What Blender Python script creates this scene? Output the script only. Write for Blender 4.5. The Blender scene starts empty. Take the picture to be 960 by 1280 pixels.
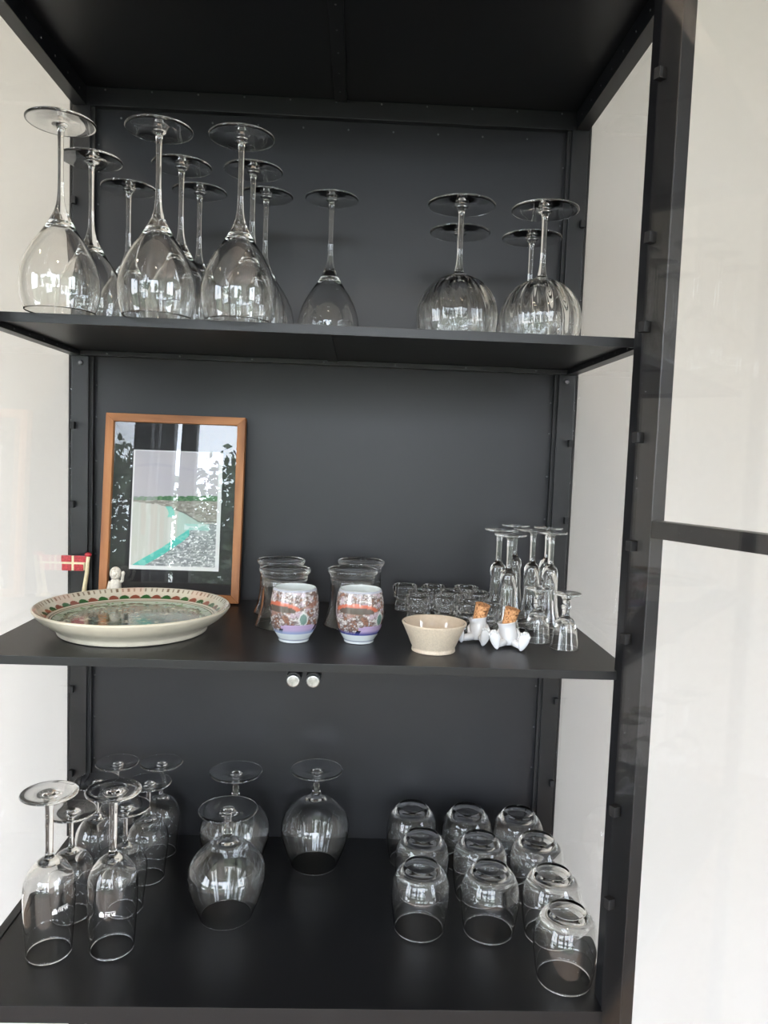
import bpy, bmesh, math, random
import numpy as np
from mathutils import Vector, Matrix, noise as mnoise
random.seed(7)
PI = math.pi
sc = bpy.context.scene
COL = sc.collection

# ------------------------------------------------------------------ camera
YAW, PITCH, ROLL, FPX = 0.0352, -0.0757, 0.0363, 939.9
CAM = Vector((0.4568, -0.84096, 0.95584))
fw = Vector((math.sin(YAW)*math.cos(PITCH), math.cos(YAW)*math.cos(PITCH), math.sin(PITCH)))
r0 = Vector((math.cos(YAW), -math.sin(YAW), 0)); u0 = r0.cross(fw)
rt = math.cos(ROLL)*r0 + math.sin(ROLL)*u0
up = -math.sin(ROLL)*r0 + math.cos(ROLL)*u0
cd = bpy.data.cameras.new('camera'); cam = bpy.data.objects.new('camera', cd); COL.objects.link(cam)
M = Matrix.Identity(4)
for i in range(3):
    M[i][0], M[i][1], M[i][2], M[i][3] = rt[i], up[i], -fw[i], CAM[i]
cam.matrix_world = M
cd.sensor_fit = 'VERTICAL'; cd.sensor_height = 24.0; cd.lens = FPX/1280*24.0
cd.clip_start = 0.02; cd.clip_end = 200
sc.camera = cam

# ------------------------------------------------------------------ world, light, exposure
w = bpy.data.worlds.new('sky'); sc.world = w; w.use_nodes = True
nt = w.node_tree; bgn = nt.nodes['Background']
sky = nt.nodes.new('ShaderNodeTexSky'); sky.sky_type = 'NISHITA'; sky.sun_disc = False
sky.sun_elevation = math.radians(48); sky.sun_rotation = math.radians(120)
mx = nt.nodes.new('ShaderNodeMix'); mx.data_type = 'RGBA'; mx.inputs[0].default_value = 0.8
mx.inputs[7].default_value = (6.2, 6.55, 7.1, 1)
nt.links.new(sky.outputs[0], mx.inputs[6]); nt.links.new(mx.outputs[2], bgn.inputs[0])
bgn.inputs[1].default_value = 3.6
def area(name, loc, size, power, color, rot=(0, 0, 0), size_y=None, portal=False):
    l = bpy.data.lights.new(name, 'AREA'); l.energy = power; l.color = color; l.size = size
    if size_y: l.shape = 'RECTANGLE'; l.size_y = size_y
    if portal: l.cycles.is_portal = True
    o = bpy.data.objects.new(name, l); COL.objects.link(o); o.location = loc; o.rotation_euler = rot
    return o
area('window_light_portal', (-1.7, -3.52, .73), 1.7, 1, (1, 1, 1), (-PI/2, 0, 0), 2.75, True)
area('window_light_portal', (-2.72, -2.275, .73), 1.7, 1, (1, 1, 1), (PI/2, 0, -PI/2), 2.75, True)
area('window_light_portal', (3.12, -2.325, .73), 1.6, 1, (1, 1, 1), (PI/2, 0, PI/2), 2.75, True)
area('window_light_portal', (0.40, -3.52, .73), 2.1, 1, (1, 1, 1), (-PI/2, 0, 0), 2.75, True)
sc.view_settings.view_transform = 'Standard'; sc.view_settings.look = 'None'
sc.view_settings.exposure = -0.70; sc.view_settings.gamma = 1.0
sc.view_settings.use_curve_mapping = False
cy = sc.cycles
cy.max_bounces = 28; cy.transmission_bounces = 28; cy.transparent_max_bounces = 24
cy.glossy_bounces = 8; cy.diffuse_bounces = 4
cy.sample_clamp_indirect = 12.0; cy.use_denoising = True

# ------------------------------------------------------------------ materials
def mat(name):
    m = bpy.data.materials.new(name); m.use_nodes = True
    return m, m.node_tree, m.node_tree.nodes['Principled BSDF']
def add_noise(t, scale, detail=4, coord='Object', stretch=None):
    tc = t.nodes.new('ShaderNodeTexCoord'); n = t.nodes.new('ShaderNodeTexNoise')
    n.inputs['Scale'].default_value = scale; n.inputs['Detail'].default_value = detail
    if stretch:
        mp = t.nodes.new('ShaderNodeMapping'); mp.inputs['Scale'].default_value = stretch
        t.links.new(tc.outputs[coord], mp.inputs[0]); t.links.new(mp.outputs[0], n.inputs['Vector'])
    else:
        t.links.new(tc.outputs[coord], n.inputs['Vector'])
    return n
def bump(t, b, src, strength, dist=0.001):
    bp = t.nodes.new('ShaderNodeBump'); bp.inputs['Strength'].default_value = strength
    bp.inputs['Distance'].default_value = dist
    t.links.new(src, bp.inputs['Height']); t.links.new(bp.outputs[0], b.inputs['Normal'])
def ramp(t, src, stops):
    r = t.nodes.new('ShaderNodeValToRGB'); e = r.color_ramp.elements
    e[0].position, e[0].color = stops[0][0], (*stops[0][1], 1)
    e[1].position, e[1].color = stops[-1][0], (*stops[-1][1], 1)
    for p, c in stops[1:-1]:
        k = e.new(p); k.color = (*c, 1)
    t.links.new(src, r.inputs[0]); return r
def plain(name, c, rough=.5, nscale=None, var=.0, bstr=0, coat=0, metallic=0, spec=.5):
    m, t, b = mat(name)
    b.inputs['Base Color'].default_value = (*c, 1); b.inputs['Roughness'].default_value = rough
    b.inputs['Metallic'].default_value = metallic; b.inputs['Specular IOR Level'].default_value = spec
    b.inputs['Coat Weight'].default_value = coat; b.inputs['Coat Roughness'].default_value = .04
    if nscale:
        n = add_noise(t, nscale)
        lo = tuple(x*(1-var) for x in c); hi = tuple(min(1, x*(1+var)) for x in c)
        r = ramp(t, n.outputs[0], [(.3, lo), (.7, hi)]); t.links.new(r.outputs[0], b.inputs['Base Color'])
        if bstr: bump(t, b, n.outputs[0], bstr)
    return m
METAL = plain('black_powder_coat', (.0066, .0071, .0086), .37, 900, .15, .12)
PANEL = plain('dark_back_panel_coat', (.0075, .0080, .0108), .41, 700, .12, .10)
SEAL = plain('black_rubber_seal', (.006, .006, .007), .6, 300, .1)
SCREW = plain('screw_metal', (.16, .16, .17), .35, 500, .2, metallic=.8)
STEEL = plain('brushed_steel_magnet', (.42, .42, .41), .32, 260, .35, .5, metallic=.9)
ROOMW = plain('room_wall_paint', (.58, .56, .53), .75, 60, .015, .12)
WALLM = plain('white_wall_paint', (.77, .755, .725), .75, 60, .015, .12)
CEILM = plain('ceiling_paint', (.52, .49, .43), .8, 40, .01, .05)
CORK, t, b = mat('cork')
n = add_noise(t, 420, 3); r = ramp(t, n.outputs[0], [(.36, (.10, .035, .012)), (.44, (.52, .24, .10)), (.62, (.70, .38, .18)), (.72, (.80, .50, .27))])
t.links.new(r.outputs[0], b.inputs['Base Color']); b.inputs['Roughness'].default_value = .8; bump(t, b, n.outputs[0], .5)
PORC = plain('white_glazed_porcelain', (.74, .76, .80), .18, 30, .02, coat=.5)
CREAM = plain('speckled_cream_ceramic', (.56, .48, .38), .35, 500, .10, .12, coat=.15)
FIGC = plain('figurine_bisque', (.66, .62, .54), .5, 300, .15, .2)
POLEC = plain('cream_glaze', (.72, .65, .42), .3, 200, .1, coat=.3)
REDG = plain('red_glaze', (.42, .018, .03), .3, 320, .45, .25, coat=.4)
OAK, t, b = mat('oak_frame_wood')
n = add_noise(t, 60, 5, stretch=(1, 1, .12)); r = ramp(t, n.outputs[0], [(.3, (.21, .075, .020)), (.55, (.39, .155, .048)), (.75, (.48, .215, .075))])
t.links.new(r.outputs[0], b.inputs['Base Color']); b.inputs['Roughness'].default_value = .5; bump(t, b, n.outputs[0], .15)
OAKH, t, b = mat('oak_frame_wood_across')
n = add_noise(t, 60, 5, stretch=(.12, 1, 1)); r = ramp(t, n.outputs[0], [(.3, (.21, .075, .020)), (.55, (.39, .155, .048)), (.75, (.48, .215, .075))])
t.links.new(r.outputs[0], b.inputs['Base Color']); b.inputs['Roughness'].default_value = .5; bump(t, b, n.outputs[0], .15)
BACKING = plain('black_backing_card', (.012, .012, .015), .7, 200, .1)

def glass_mat(name, ior=1.5, color=(1, 1, 1), rough=0.0, nscale=None, bstr=0.0):
    m = bpy.data.materials.new(name); m.use_nodes = True; t = m.node_tree
    t.nodes.remove(t.nodes['Principled BSDF'])
    g = t.nodes.new('ShaderNodeBsdfGlass'); g.inputs['IOR'].default_value = ior
    g.inputs['Color'].default_value = (*color, 1); g.inputs['Roughness'].default_value = rough
    if nscale:
        n = add_noise(t, nscale, 2); bp = t.nodes.new('ShaderNodeBump'); bp.inputs['Strength'].default_value = bstr
        bp.inputs['Distance'].default_value = .001
        t.links.new(n.outputs[0], bp.inputs['Height']); t.links.new(bp.outputs[0], g.inputs['Normal'])
    t.links.new(g.outputs[0], t.nodes['Material Output'].inputs[0]); return m
GLASS = glass_mat('clear_glass', 1.54, (.996, .998, .998))
PRESSED = glass_mat('pressed_glass', 1.5, (.996, .997, .996))
def pane_mat(name, tint=(.99, .99, .99), f0=.042):
    m = bpy.data.materials.new(name); m.use_nodes = True; t = m.node_tree
    t.nodes.remove(t.nodes['Principled BSDF'])
    lw = t.nodes.new('ShaderNodeLayerWeight'); lw.inputs[0].default_value = .5
    p = t.nodes.new('ShaderNodeMath'); p.operation = 'POWER'; p.inputs[1].default_value = 5
    q = t.nodes.new('ShaderNodeMath'); q.operation = 'MULTIPLY_ADD'; q.inputs[1].default_value = 1-f0; q.inputs[2].default_value = f0
    tr = t.nodes.new('ShaderNodeBsdfTransparent'); tr.inputs[0].default_value = (*tint, 1)
    gl = t.nodes.new('ShaderNodeBsdfGlossy'); gl.inputs['Roughness'].default_value = 0.0
    mxs = t.nodes.new('ShaderNodeMixShader')
    t.links.new(lw.outputs['Facing'], p.inputs[0]); t.links.new(p.outputs[0], q.inputs[0])
    t.links.new(q.outputs[0], mxs.inputs[0]); t.links.new(tr.outputs[0], mxs.inputs[1]); t.links.new(gl.outputs[0], mxs.inputs[2])
    t.links.new(mxs.outputs[0], t.nodes['Material Output'].inputs[0]); return m
PANE = pane_mat('flat_pane_glass')
def vcol(name, rough=.25, coat=.6, bstr=0):
    m, t, b = mat(name)
    a = t.nodes.new('ShaderNodeVertexColor'); a.layer_name = 'paint'
    t.links.new(a.outputs[0], b.inputs['Base Color']); b.inputs['Roughness'].default_value = rough
    b.inputs['Coat Weight'].default_value = coat; b.inputs['Coat Roughness'].default_value = .05
    return m

# ------------------------------------------------------------------ mesh helpers
def link(name, me, m=None, parent=None, smooth=False):
    if smooth:
        me.polygons.foreach_set('use_smooth', [True]*len(me.polygons))
    if m is not None and not me.materials: me.materials.append(m)
    o = bpy.data.objects.new(name, me); COL.objects.link(o)
    if parent is not None: o.parent = parent
    return o
def from_bm(name, bm, m, parent=None, smooth=False):
    me = bpy.data.meshes.new(name); bm.normal_update(); bm.to_mesh(me); bm.free()
    return link(name, me, m, parent, smooth)
def add_box(bm, x0, x1, y0, y1, z0, z1, bev=0.0, mtx=None):
    v = [bm.verts.new(p) for p in ((x0, y0, z0), (x1, y0, z0), (x1, y1, z0), (x0, y1, z0), (x0, y0, z1), (x1, y0, z1), (x1, y1, z1), (x0, y1, z1))]
    fs = [bm.faces.new([v[i] for i in f]) for f in ((0, 3, 2, 1), (4, 5, 6, 7), (0, 1, 5, 4), (1, 2, 6, 5), (2, 3, 7, 6), (3, 0, 4, 7))]
    if bev:
        es = list({e for f in fs for e in f.edges})
        res = bmesh.ops.bevel(bm, geom=es, offset=bev, segments=2, affect='EDGES', profile=.7)
        vs = list({q for f in res['faces'] for q in f.verts} | {q for q in v if q.is_valid})
    else: vs = v
    if mtx is not None:
        bmesh.ops.transform(bm, matrix=mtx, verts=[q for q in bm.verts if q in set(vs)])
    return vs
def box(name, x0, x1, y0, y1, z0, z1, m, parent=None, bev=0.0):
    bm = bmesh.new(); add_box(bm, x0, x1, y0, y1, z0, z1, bev); return from_bm(name, bm, m, parent)
def empty(name, loc, rot=(0, 0, 0)):
    o = bpy.data.objects.new(name, None); COL.objects.link(o); o.location = loc; o.rotation_euler = rot
    o.empty_display_size = .02; return o
def tag(o, label, cat, group=None):
    o['label'] = label; o['category'] = cat
    if group: o['group'] = group
    return o
def struct(o): o['kind'] = 'structure'; return o
def spline(pts, sub=4):
    """Catmull-Rom through the control points; a point repeated twice gives a crisp edge"""
    P = [np.array(p, float) for p in pts]; out = []
    for i in range(len(P)-1):
        p0 = P[max(i-1, 0)]; p1 = P[i]; p2 = P[i+1]; p3 = P[min(i+2, len(P)-1)]
        for k in range(sub):
            t = k/sub
            q = .5*((2*p1)+(-p0+p2)*t+(2*p0-5*p1+4*p2-p3)*t*t+(-p0+3*p1-3*p2+p3)*t**3)
            q[0] = max(q[0], 0); out.append(q)
    out.append(P[-1]); return out
def ring_normals(full):
    out = []
    for i in range(len(full)):
        a = full[max(i-1, 0)]; b_ = full[min(i+1, len(full)-1)]; d = np.array([b_[0]-a[0], b_[1]-a[1]]); d /= max(np.linalg.norm(d), 1e-9)
        out.append((-d[1], d[0]))
    return out
def lathe_mesh(name, prof, seg=56, mod=None, upto=None, nrm=None):
    """prof: list of (r, z), outer surface walked so that normals face out for a solid of revolution"""
    vs, fs, rings = [], [], []
    for iz, (r, z) in enumerate(prof):
        if upto is not None and iz >= upto: mod = None
        if r < 1e-5:
            rings.append([len(vs)]); vs.append((0, 0, z))
        else:
            ring = []
            for k in range(seg):
                a = 2*PI*k/seg; rr = r*(mod(a, z, r) if mod else 1)
                ring.append(len(vs)); vs.append((rr*math.cos(a), rr*math.sin(a), z))
            rings.append(ring)
    for A, B in zip(rings[:-1], rings[1:]):
        for k in range(seg):
            k2 = (k+1) % seg
            if len(A) == 1 and len(B) == 1: continue
            if len(A) == 1: fs.append((A[0], B[k], B[k2]))
            elif len(B) == 1: fs.append((A[k], B[0], A[k2]))
            else: fs.append((A[k], B[k], B[k2], A[k2]))
    me = bpy.data.meshes.new(name); me.from_pydata(vs, [], fs); me.update()
    if nrm is not None:                                 # shared normals, so that foot, stem and bowl read as one piece of glass
        ns = []
        for R1, q in zip(rings, nrm):
            if q is None: ns += [tuple(me.vertices[j].normal) for j in R1]; continue
            a, c = q
            if len(R1) == 1: ns.append((0, 0, 1.0 if c >= 0 else -1.0))
            else: ns += [(a*math.cos(2*PI*k/seg), a*math.sin(2*PI*k/seg), c) for k in range(seg)]
        me.polygons.foreach_set('use_smooth', [True]*len(me.polygons)); me.normals_split_custom_set_from_vertices(ns)
    return me
def tube(bm, pts, radii, seg=12, cap=True):
    rings = []
    n = len(pts); pts = [Vector(p) for p in pts]
    if not hasattr(radii, '__len__'): radii = [radii]*n
    for i, p in enumerate(pts):
        d = (pts[min(i+1, n-1)]-pts[max(i-1, 0)]).normalized()
        a = Vector((0, 0, 1)) if abs(d.z) < .9 else Vector((0, 1, 0))
        e1 = d.cross(a).normalized(); e2 = d.cross(e1)
        rings.append([bm.verts.new(p+radii[i]*(math.cos(2*PI*k/seg)*e1+math.sin(2*PI*k/seg)*e2)) for k in range(seg)])
    for A, B in zip(rings[:-1], rings[1:]):
        for k in range(seg): bm.faces.new((A[k], A[(k+1) % seg], B[(k+1) % seg], B[k]))
    if cap: bm.faces.new(rings[0][::-1]); bm.faces.new(rings[-1])
def ell(bm, c, r, seg=16, rings=10, mtx=None, fn=None):
    M2 = Matrix.Translation(c) @ (mtx if mtx is not None else Matrix.Identity(4)) @ Matrix.Diagonal((*r, 1))
    res = bmesh.ops.create_uvsphere(bm, u_segments=seg, v_segments=rings, radius=1)
    for v in res['verts']:
        co = v.co.copy()
        if fn: co = fn(co)
        v.co = M2 @ co
def copy_tree(o, parent=None):
    c = o.copy(); COL.objects.link(c)
    if parent is not None: c.parent = parent
    for ch in list(o.children): copy_tree(ch, c)
    return c

# ------------------------------------------------------------------ cabinet dimensions
W, D = 0.80, 0.3696
Z0, Z1, Z2, Z3 = 0.3110, 0.7136, 1.1030, 1.4734
PW = .0267

# ------------------------------------------------------------------ room
RX0, RX1, RY0, RY1, RZ = -2.7, 3.1, -3.5, 0.90, 2.34
FLZ = -.66            # floor level; the display part of the cabinet starts at z = .29
struct(box('wall_back', RX0-.1, RX1+.1, RY1, RY1+.1, FLZ, RZ, WALLM))
def side_wall(nm, x0, x1, y0, y1):
    bm = bmesh.new(); add_box(bm, x0, x1, RY0, y0, FLZ, RZ); add_box(bm, x0, x1, y1, RY1, FLZ, RZ)
    add_box(bm, x0, x1, y0, y1, WT, RZ); struct(from_bm(nm, bm, ROOMW))
WT = 2.12
side_wall('wall_left', RX0-.1, RX0, -3.15, -1.4); side_wall('wall_right', RX1, RX1+.1, -3.15, -1.5)
struct(box('ceiling', RX0-.1, RX1+.1, RY0-.1, RY1+.1, RZ, RZ+.1, CEILM))
WOODF, t, b = mat('pale_oak_floor')
n = add_noise(t, 5, 6, stretch=(1, .08, 1)); r = ramp(t, n.outputs[0], [(.3, (.22, .145, .09)), (.7, (.33, .235, .16))])
t.links.new(r.outputs[0], b.inputs['Base Color']); b.inputs['Roughness'].default_value = .35
fl = struct(box('floor', RX0-.1, RX1+.1, RY0-.1, RY1+.1, FLZ-.1, FLZ-.012, WOODF))
me = None
k = 0
for i in range(29):                                   # floorboards
    x = RX0+i*.2; y = RY0-(i*37 % 10)*.11
    while y < RY1:
        y1 = min(y+1.8, RY1); ya = max(y, RY0)
        if y1-ya > .05:
            p = box('floorboard', x+.001, x+.199, ya+.001, y1-.001, FLZ-.012, FLZ, WOODF, fl)
        y += 1.8
# front wall with patio windows; the piers between them
bm = bmesh.new()
add_box(bm, RX0, -2.55, RY0-.12, RY0, FLZ, RZ); add_box(bm, 1.45, RX1, RY0-.12, RY0, FLZ, RZ)
add_box(bm, -2.55, 1.45, RY0-.12, RY0, WT, RZ)
struct(from_bm('wall_front', bm, ROOMW))
FR = plain('dark_window_frame', (.03, .032, .036), .45, 100, .1)
def window(idx, x0, x1, mull=()):
    bm = bmesh.new(); t_ = .07
    for a in ((x0, x0+t_, FLZ, WT), (x1-t_, x1, FLZ, WT), (x0+t_, x1-t_, FLZ, FLZ+.09), (x0+t_, x1-t_, WT-.05, WT)):
        add_box(bm, a[0], a[1], RY0-.09, RY0-.02, a[2], a[3], .004)
    for q in mull: add_box(bm, q-.035, q+.035, RY0-.085, RY0-.025, FLZ+.09, WT-.05, .004)
    o = struct(from_bm('window_%d' % idx, bm, FR))
    box('window_pane', x0+t_, x1-t_, RY0-.06, RY0-.05, FLZ+.09, WT-.05, PANE, o)
window(1, -2.55, -.93); window(2, -.72, 1.45, (.08, .78))
def side_window(idx, x0, y0, y1):
    bm = bmesh.new(); ym = (y0+y1)/2
    for a in ((y0, y0+.07, FLZ, WT), (y1-.07, y1, FLZ, WT), (ym-.04, ym+.04, FLZ+.08, WT-.05), (y0+.07, y1-.07, FLZ, FLZ+.08), (y0+.07, y1-.07, WT-.05, WT)):
        add_box(bm, x0, x0+.06, a[0], a[1], a[2], a[3], .003)
    o = struct(from_bm('window_%d' % idx, bm, FR)); box('window_pane', x0+.025, x0+.035, y0+.07, y1-.07, FLZ+.08, WT-.05, PANE, o)
side_window(3, RX0-.08, -3.15, -1.4); side_window(4, RX1+.02, -3.15, -1.5)
# ceiling spots of the room
LAMP = bpy.data.materials.new('lamp_glow'); LAMP.use_nodes = True; t = LAMP.node_tree; t.nodes.remove(t.nodes['Principled BSDF'])
em = t.nodes.new('ShaderNodeEmission'); em.inputs[0].default_value = (1, .80, .58, 1); em.inputs[1].default_value = 60; t.links.new(em.outputs[0], t.nodes['Material Output'].inputs[0])
for x, y, lb in ((-.9, -.5, 'round recessed ceiling spot on the cabinet glass side'), (.45, -1.3, 'round recessed ceiling spot in the middle of the room')):
    sp_ = empty('ceiling_spot', (x, y, RZ)); tag(sp_, lb, 'lamp', 'recessed ceiling spots')
    link('spot_ring', lathe_mesh('spot_ring', [(.042, 0), (.042, -.004), (.055, -.006), (.058, 0)], 32), STEEL, sp_, True)
    link('spot_disc', lathe_mesh('spot_disc', [(0, -.002), (.042, -.002)], 32), LAMP, sp_)
    l = area('spot_light', (x, y, RZ-.012), .08, 16, (1, .80, .58)); l.data.shape = 'DISK'
bm = bmesh.new()
add_box(bm, -.93, -.907, RY0-.09, RY0-.02, FLZ, WT, .004); add_box(bm, -.89, -.80, RY0-.10, RY0-.01, FLZ, WT, .004)
add_box(bm, -.755, -.72, RY0-.09, RY0-.02, FLZ, WT, .004)
struct(from_bm('trim_1', bm, FR))

# outdoors, seen only in reflections
GR = plain('lawn_green', (.09, .105, .06), .9, 8, .3)
g = box('garden_ground', -30, 30, -40, RY0-.12, -.85, -.75, GR); g['kind'] = 'structure'
LEAF = plain('tree_leaf', (.14, .19, .12), .5, 3, .4)
BARK = plain('tree_bark', (.09, .065, .045), .9, 20, .3)
def tree(x, y, h, rad, label, seed):
    rng = np.random.default_rng(seed); T = empty('garden_tree', (x, y, -.75))
    bm = bmesh.new(); tube(bm, [(0, 0, 0), (.05, 0, h*.3), (-.05, .05, h*.6), (0, 0, h*.9)], [.14, .11, .07, .02], 10)
    for q in range(7):
        a = q*2.4; z = h*(.35+.07*q); tube(bm, [(0, 0, z), (rad*.4*math.cos(a), rad*.4*math.sin(a), z+.4), (rad*.75*math.cos(a), rad*.75*math.sin(a), z+.6)], [.05, .03, .012], 6)
    from_bm('trunk', bm, BARK, T, True)
    cl = rng.normal(size=(46, 3)); cl /= np.linalg.norm(cl, axis=1)[:, None]; cl *= rng.uniform(.35, 1, (46, 1))
    cl = cl*np.array([rad, rad, h*.36])+np.array([0, 0, h*.60]); vs = []; fs = []
    for c in cl:
        for q in range(95):
            p = c+rng.normal(size=3)*np.array([.27, .27, .22]); a = rng.normal(size=3); a /= np.linalg.norm(a); b2 = np.cross(a, rng.normal(size=3)); b2 /= np.linalg.norm(b2)
            s = rng.uniform(.05, .10); i = len(vs); vs += [p-a*s, p+b2*s*.5, p+a*s, p-b2*s*.5]; fs.append((i, i+1, i+2, i+3))
    me = bpy.data.meshes.new('foliage'); me.from_pydata([tuple(v) for v in vs], [], fs)
    o = link('foliage', me, LEAF, T); o['kind'] = 'stuff'
    tag(T, label, 'tree')
tree(-3.7, -10.2, 4.7, 1.3, 'tall leafy garden tree outside the narrow window, nearest of the row', 1)
tree(-7.4, -11.5, 5.0, 1.4, 'leafy garden tree outside at the far end of the row past the narrow window', 2)
tree(-1.35, -11.4, 4.4, 1.2, 'low leafy garden tree outside the wide window', 3)
tree(2.6, -12, 4.2, 1.3, 'rounded garden tree outside facing the middle of the wide window', 4)
tree(6.2, -11, 4.8, 1.4, 'garden tree outside beyond the end of the wide window', 5)
tree(-2.4, -15.5, 4.1, 1.5, 'farthest dark garden tree outside behind the others', 6)

# ------------------------------------------------------------------ cabinet
cab = empty('display_cabinet', (0, 0, 0))
tag(cab, 'tall black metal display cabinet with clear glass sides and an open glass door', 'cabinet')
zt = Z3+.045
# L-angle posts, back and front
def post(x0, x1, y0, y1, nm='post'):
    return box(nm, x0, x1, y0, y1, FLZ, zt, METAL, cab, .0012)
bl = post(0, PW, D, D+.024); br = post(W-PW, W, D, D+.024)
fl_ = post(0, .0346, -.004, .020); fr_ = post(W-.0346, W, -.004, .020)
# inner step of the back posts: the recess line between post and panel
box('post_flange', PW+.0, PW+.006, D+.004, D+.022, Z0, Z3+.02, SEAL, cab); box('post_flange', W-PW-.006, W-PW, D+.004, D+.022, Z0, Z3+.02, SEAL, cab)
box('back_panel', PW-.002, W-PW+.002, D+.012, D+.016, FLZ+.05, zt-.004, PANEL, cab)
box('shelf', .0005, W-.0005, 0, D, FLZ+.055, FLZ+.075, METAL, cab, .001)['label'] = 'lowest shelf near the floor'
# glass sides with their dark seals
for sx, x in ((0, -.004), (1, W)):
    g = box('side_pane', x, x+.004, .020, D, Z0-.01, Z3+.02, PANE, cab)
    box('pane_seal', (-.004 if sx == 0 else W+.001), (-.001 if sx == 0 else W+.004), D, D+.006, Z0, Z3+.02, SEAL, cab)
# top panel, its rails and centre stiffener
box('top_panel', 0, W, 0, D+.02, Z3+.028, zt, METAL, cab, .001)
def rail(x0, x1, y0, y1, z0, z1, m=METAL): return box('rail', x0, x1, y0, y1, z0, z1, m, cab, .0008)
rail(.0005, .021, .0205, D, Z3, Z3+.0275); rail(W-.021, W-.0005, .0205, D, Z3, Z3+.0275)
rail(PW, W-PW, D-.001, D+.0115, Z3, Z3+.0275)
rail(.035, W-.035, .0, .020, Z3+.004, Z3+.0275)
rail(.4, .419, .021, D-.002, Z3+.0235, Z3+.0275)
# upper shelf
F2 = .045
box('shelf', .002, W-.002, F2, D-.001, Z2-.0015, Z2, METAL, cab)['label'] = 'upper shelf carrying the tall stemmed glasses'
box('shelf_lip', .002, W-.002, F2-.001, F2+.0012, Z2-.0108, Z2+.0002, METAL, cab, .0005)
rail(.0008, .017, F2+.002, D-.001, Z2-.0095, Z2-.0017); rail(W-.017, W-.0008, F2+.002, D-.001, Z2-.0095, Z2-.0017)
rail(.018, W-.018, D-.014, D-.002, Z2-.0095, Z2-.0017)
rail(.402, .418, F2+.002, D-.015, Z2-.0050, Z2-.0017)
# middle shelf
F1 = .0108
box('shelf', .016, W-.016, F1, D-.001, Z1-.0015, Z1, METAL, cab)['label'] = 'middle shelf carrying the plate and cups'
box('shelf_lip', .0165, W-.0165, F1-.001, F1+.0012, Z1-.0100, Z1+.0002, METAL, cab, .0005)
rail(.0175, .030, F1+.002, D-.002, Z1-.0095, Z1-.0017); rail(W-.030, W-.0175, F1+.002, D-.002, Z1-.0095, Z1-.0017)
rail(.031, W-.031, D-.014, D-.002, Z1-.0095, Z1-.0017)
# bottom shelf
F0 = -.0106
box('shelf', .0125, W-.0125, F0, D+.011, Z0-.0015, Z0, METAL, cab)['label'] = 'bottom shelf'
box('shelf_lip', .0, W-.0, F0-.001, F0+.0012, Z0-.0210, Z0+.0002, METAL, cab, .0006)
rail(.0002, .0120, .021, D, Z0-.021, Z0+.0016); rail(W-.0120, W-.0002, .021, D, Z0-.021, Z0+.0016)
rail(.013, W-.013, D-.014, D, Z0-.021, Z0-.0017)
# glass clips on the posts
def clip(x, y, z, parent=cab, name='pane_clip', s=(.006, .008, .011)):
    return box(name, x-s[0]/2, x+s[0]/2, y-s[1]/2, y+s[1]/2, z-s[2]/2, z+s[2]/2, SEAL, parent, .001)
for z in (1.33, 1.205, .985, .86, .56, .42):
    clip(.0045, D-.004, z); clip(W-.0045, D-.004, z)
for z in (1.36, 1.0, .62):
    clip(W-.005, .024, z); clip(.005, .024, z)
# screws
def screw_mesh():
    return lathe_mesh('screw', [(0, .0008), (.0009, .0007), (.0015, .0002), (.0016, 0), (0, 0)], 8)
SM = screw_mesh(); SM.materials.append(SCREW)
def screw(p, rot=(0, 0, 0)):
    o = bpy.data.objects.new('screw', SM); COL.objects.link(o); o.parent = cab; o.location = p; o.rotation_euler = rot
for i in range(11):
    x = .05+i*.0705
    screw((x, D-.0015, Z3+.0235), (PI/2, 0, 0)); screw((x+.02, D+.0115, Z3-.012), (PI/2, 0, 0))
for i in range(7):
    screw((.06+i*.112, D-.0142, Z2-.0055), (PI/2, 0, 0))
    screw((.0212, .07+i*.045, Z3+.012), (0, PI/2, 0)); screw((W-.0212, .07+i*.045, Z3+.012), (0, -PI/2, 0))
    if i < 6:
        screw((.0172, .09+i*.045, Z2-.0055), (0, PI/2, 0)); screw((W-.0172, .09+i*.045, Z2-.0055), (0, -PI/2, 0))
        screw((.4095, .06+i*.055, Z3+.0235), (PI, 0, 0))
for z in (.37, .44, .51, .58, .645, .78, .86, .93, 1.0, 1.05, 1.16, 1.24, 1.33, 1.42):
    screw((PW+.009, D+.0118, z), (PI/2, 0, 0)); screw((W-PW-.009, D+.0118, z), (PI/2, 0, 0))
# round-headed bolts in the back posts under the upper shelf
BM = lathe_mesh('bolt', [(0, .003), (.002, .003), (.0035, .0022), (.0042, 0), (0, 0)], 16); BM.materials.append(SCREW)
for x in (.0145, W-.0145):
    o = bpy.data.objects.new('bolt', BM); COL.objects.link(o); o.parent = cab; o.location = (x, D-.0003, Z2-.0195); o.rotation_euler = (PI/2, 0, 0)
# magnetic catches below the middle shelf
for i, x in enumerate((.3885, .4115)):
    bm = bmesh.new()
    tube(bm, [(x, .022, .6905), (x, .050, .6905)], [.0088, .0088], 24)
    add_box(bm, x-.006, x+.006, .024, .048, .694, Z1-.0017)
    q = from_bm('magnet_catch', bm, METAL, cab)
    for p in q.data.polygons: p.use_smooth = len(p.vertices) == 4
    me = lathe_mesh('magnet_face', spline([(0, .0022), (.005, .0022), (.0068, .0020), (.0074, .0010), (.0074, -.001), (0, -.001)], 3), 24)
    o = link('magnet_face', me, STEEL, q, True); o.location = (x, .0215, .6895); o.rotation_euler = (PI/2, 0, 0)
    o['label'] = 'scuffed silver disc of the magnet catch'
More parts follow.
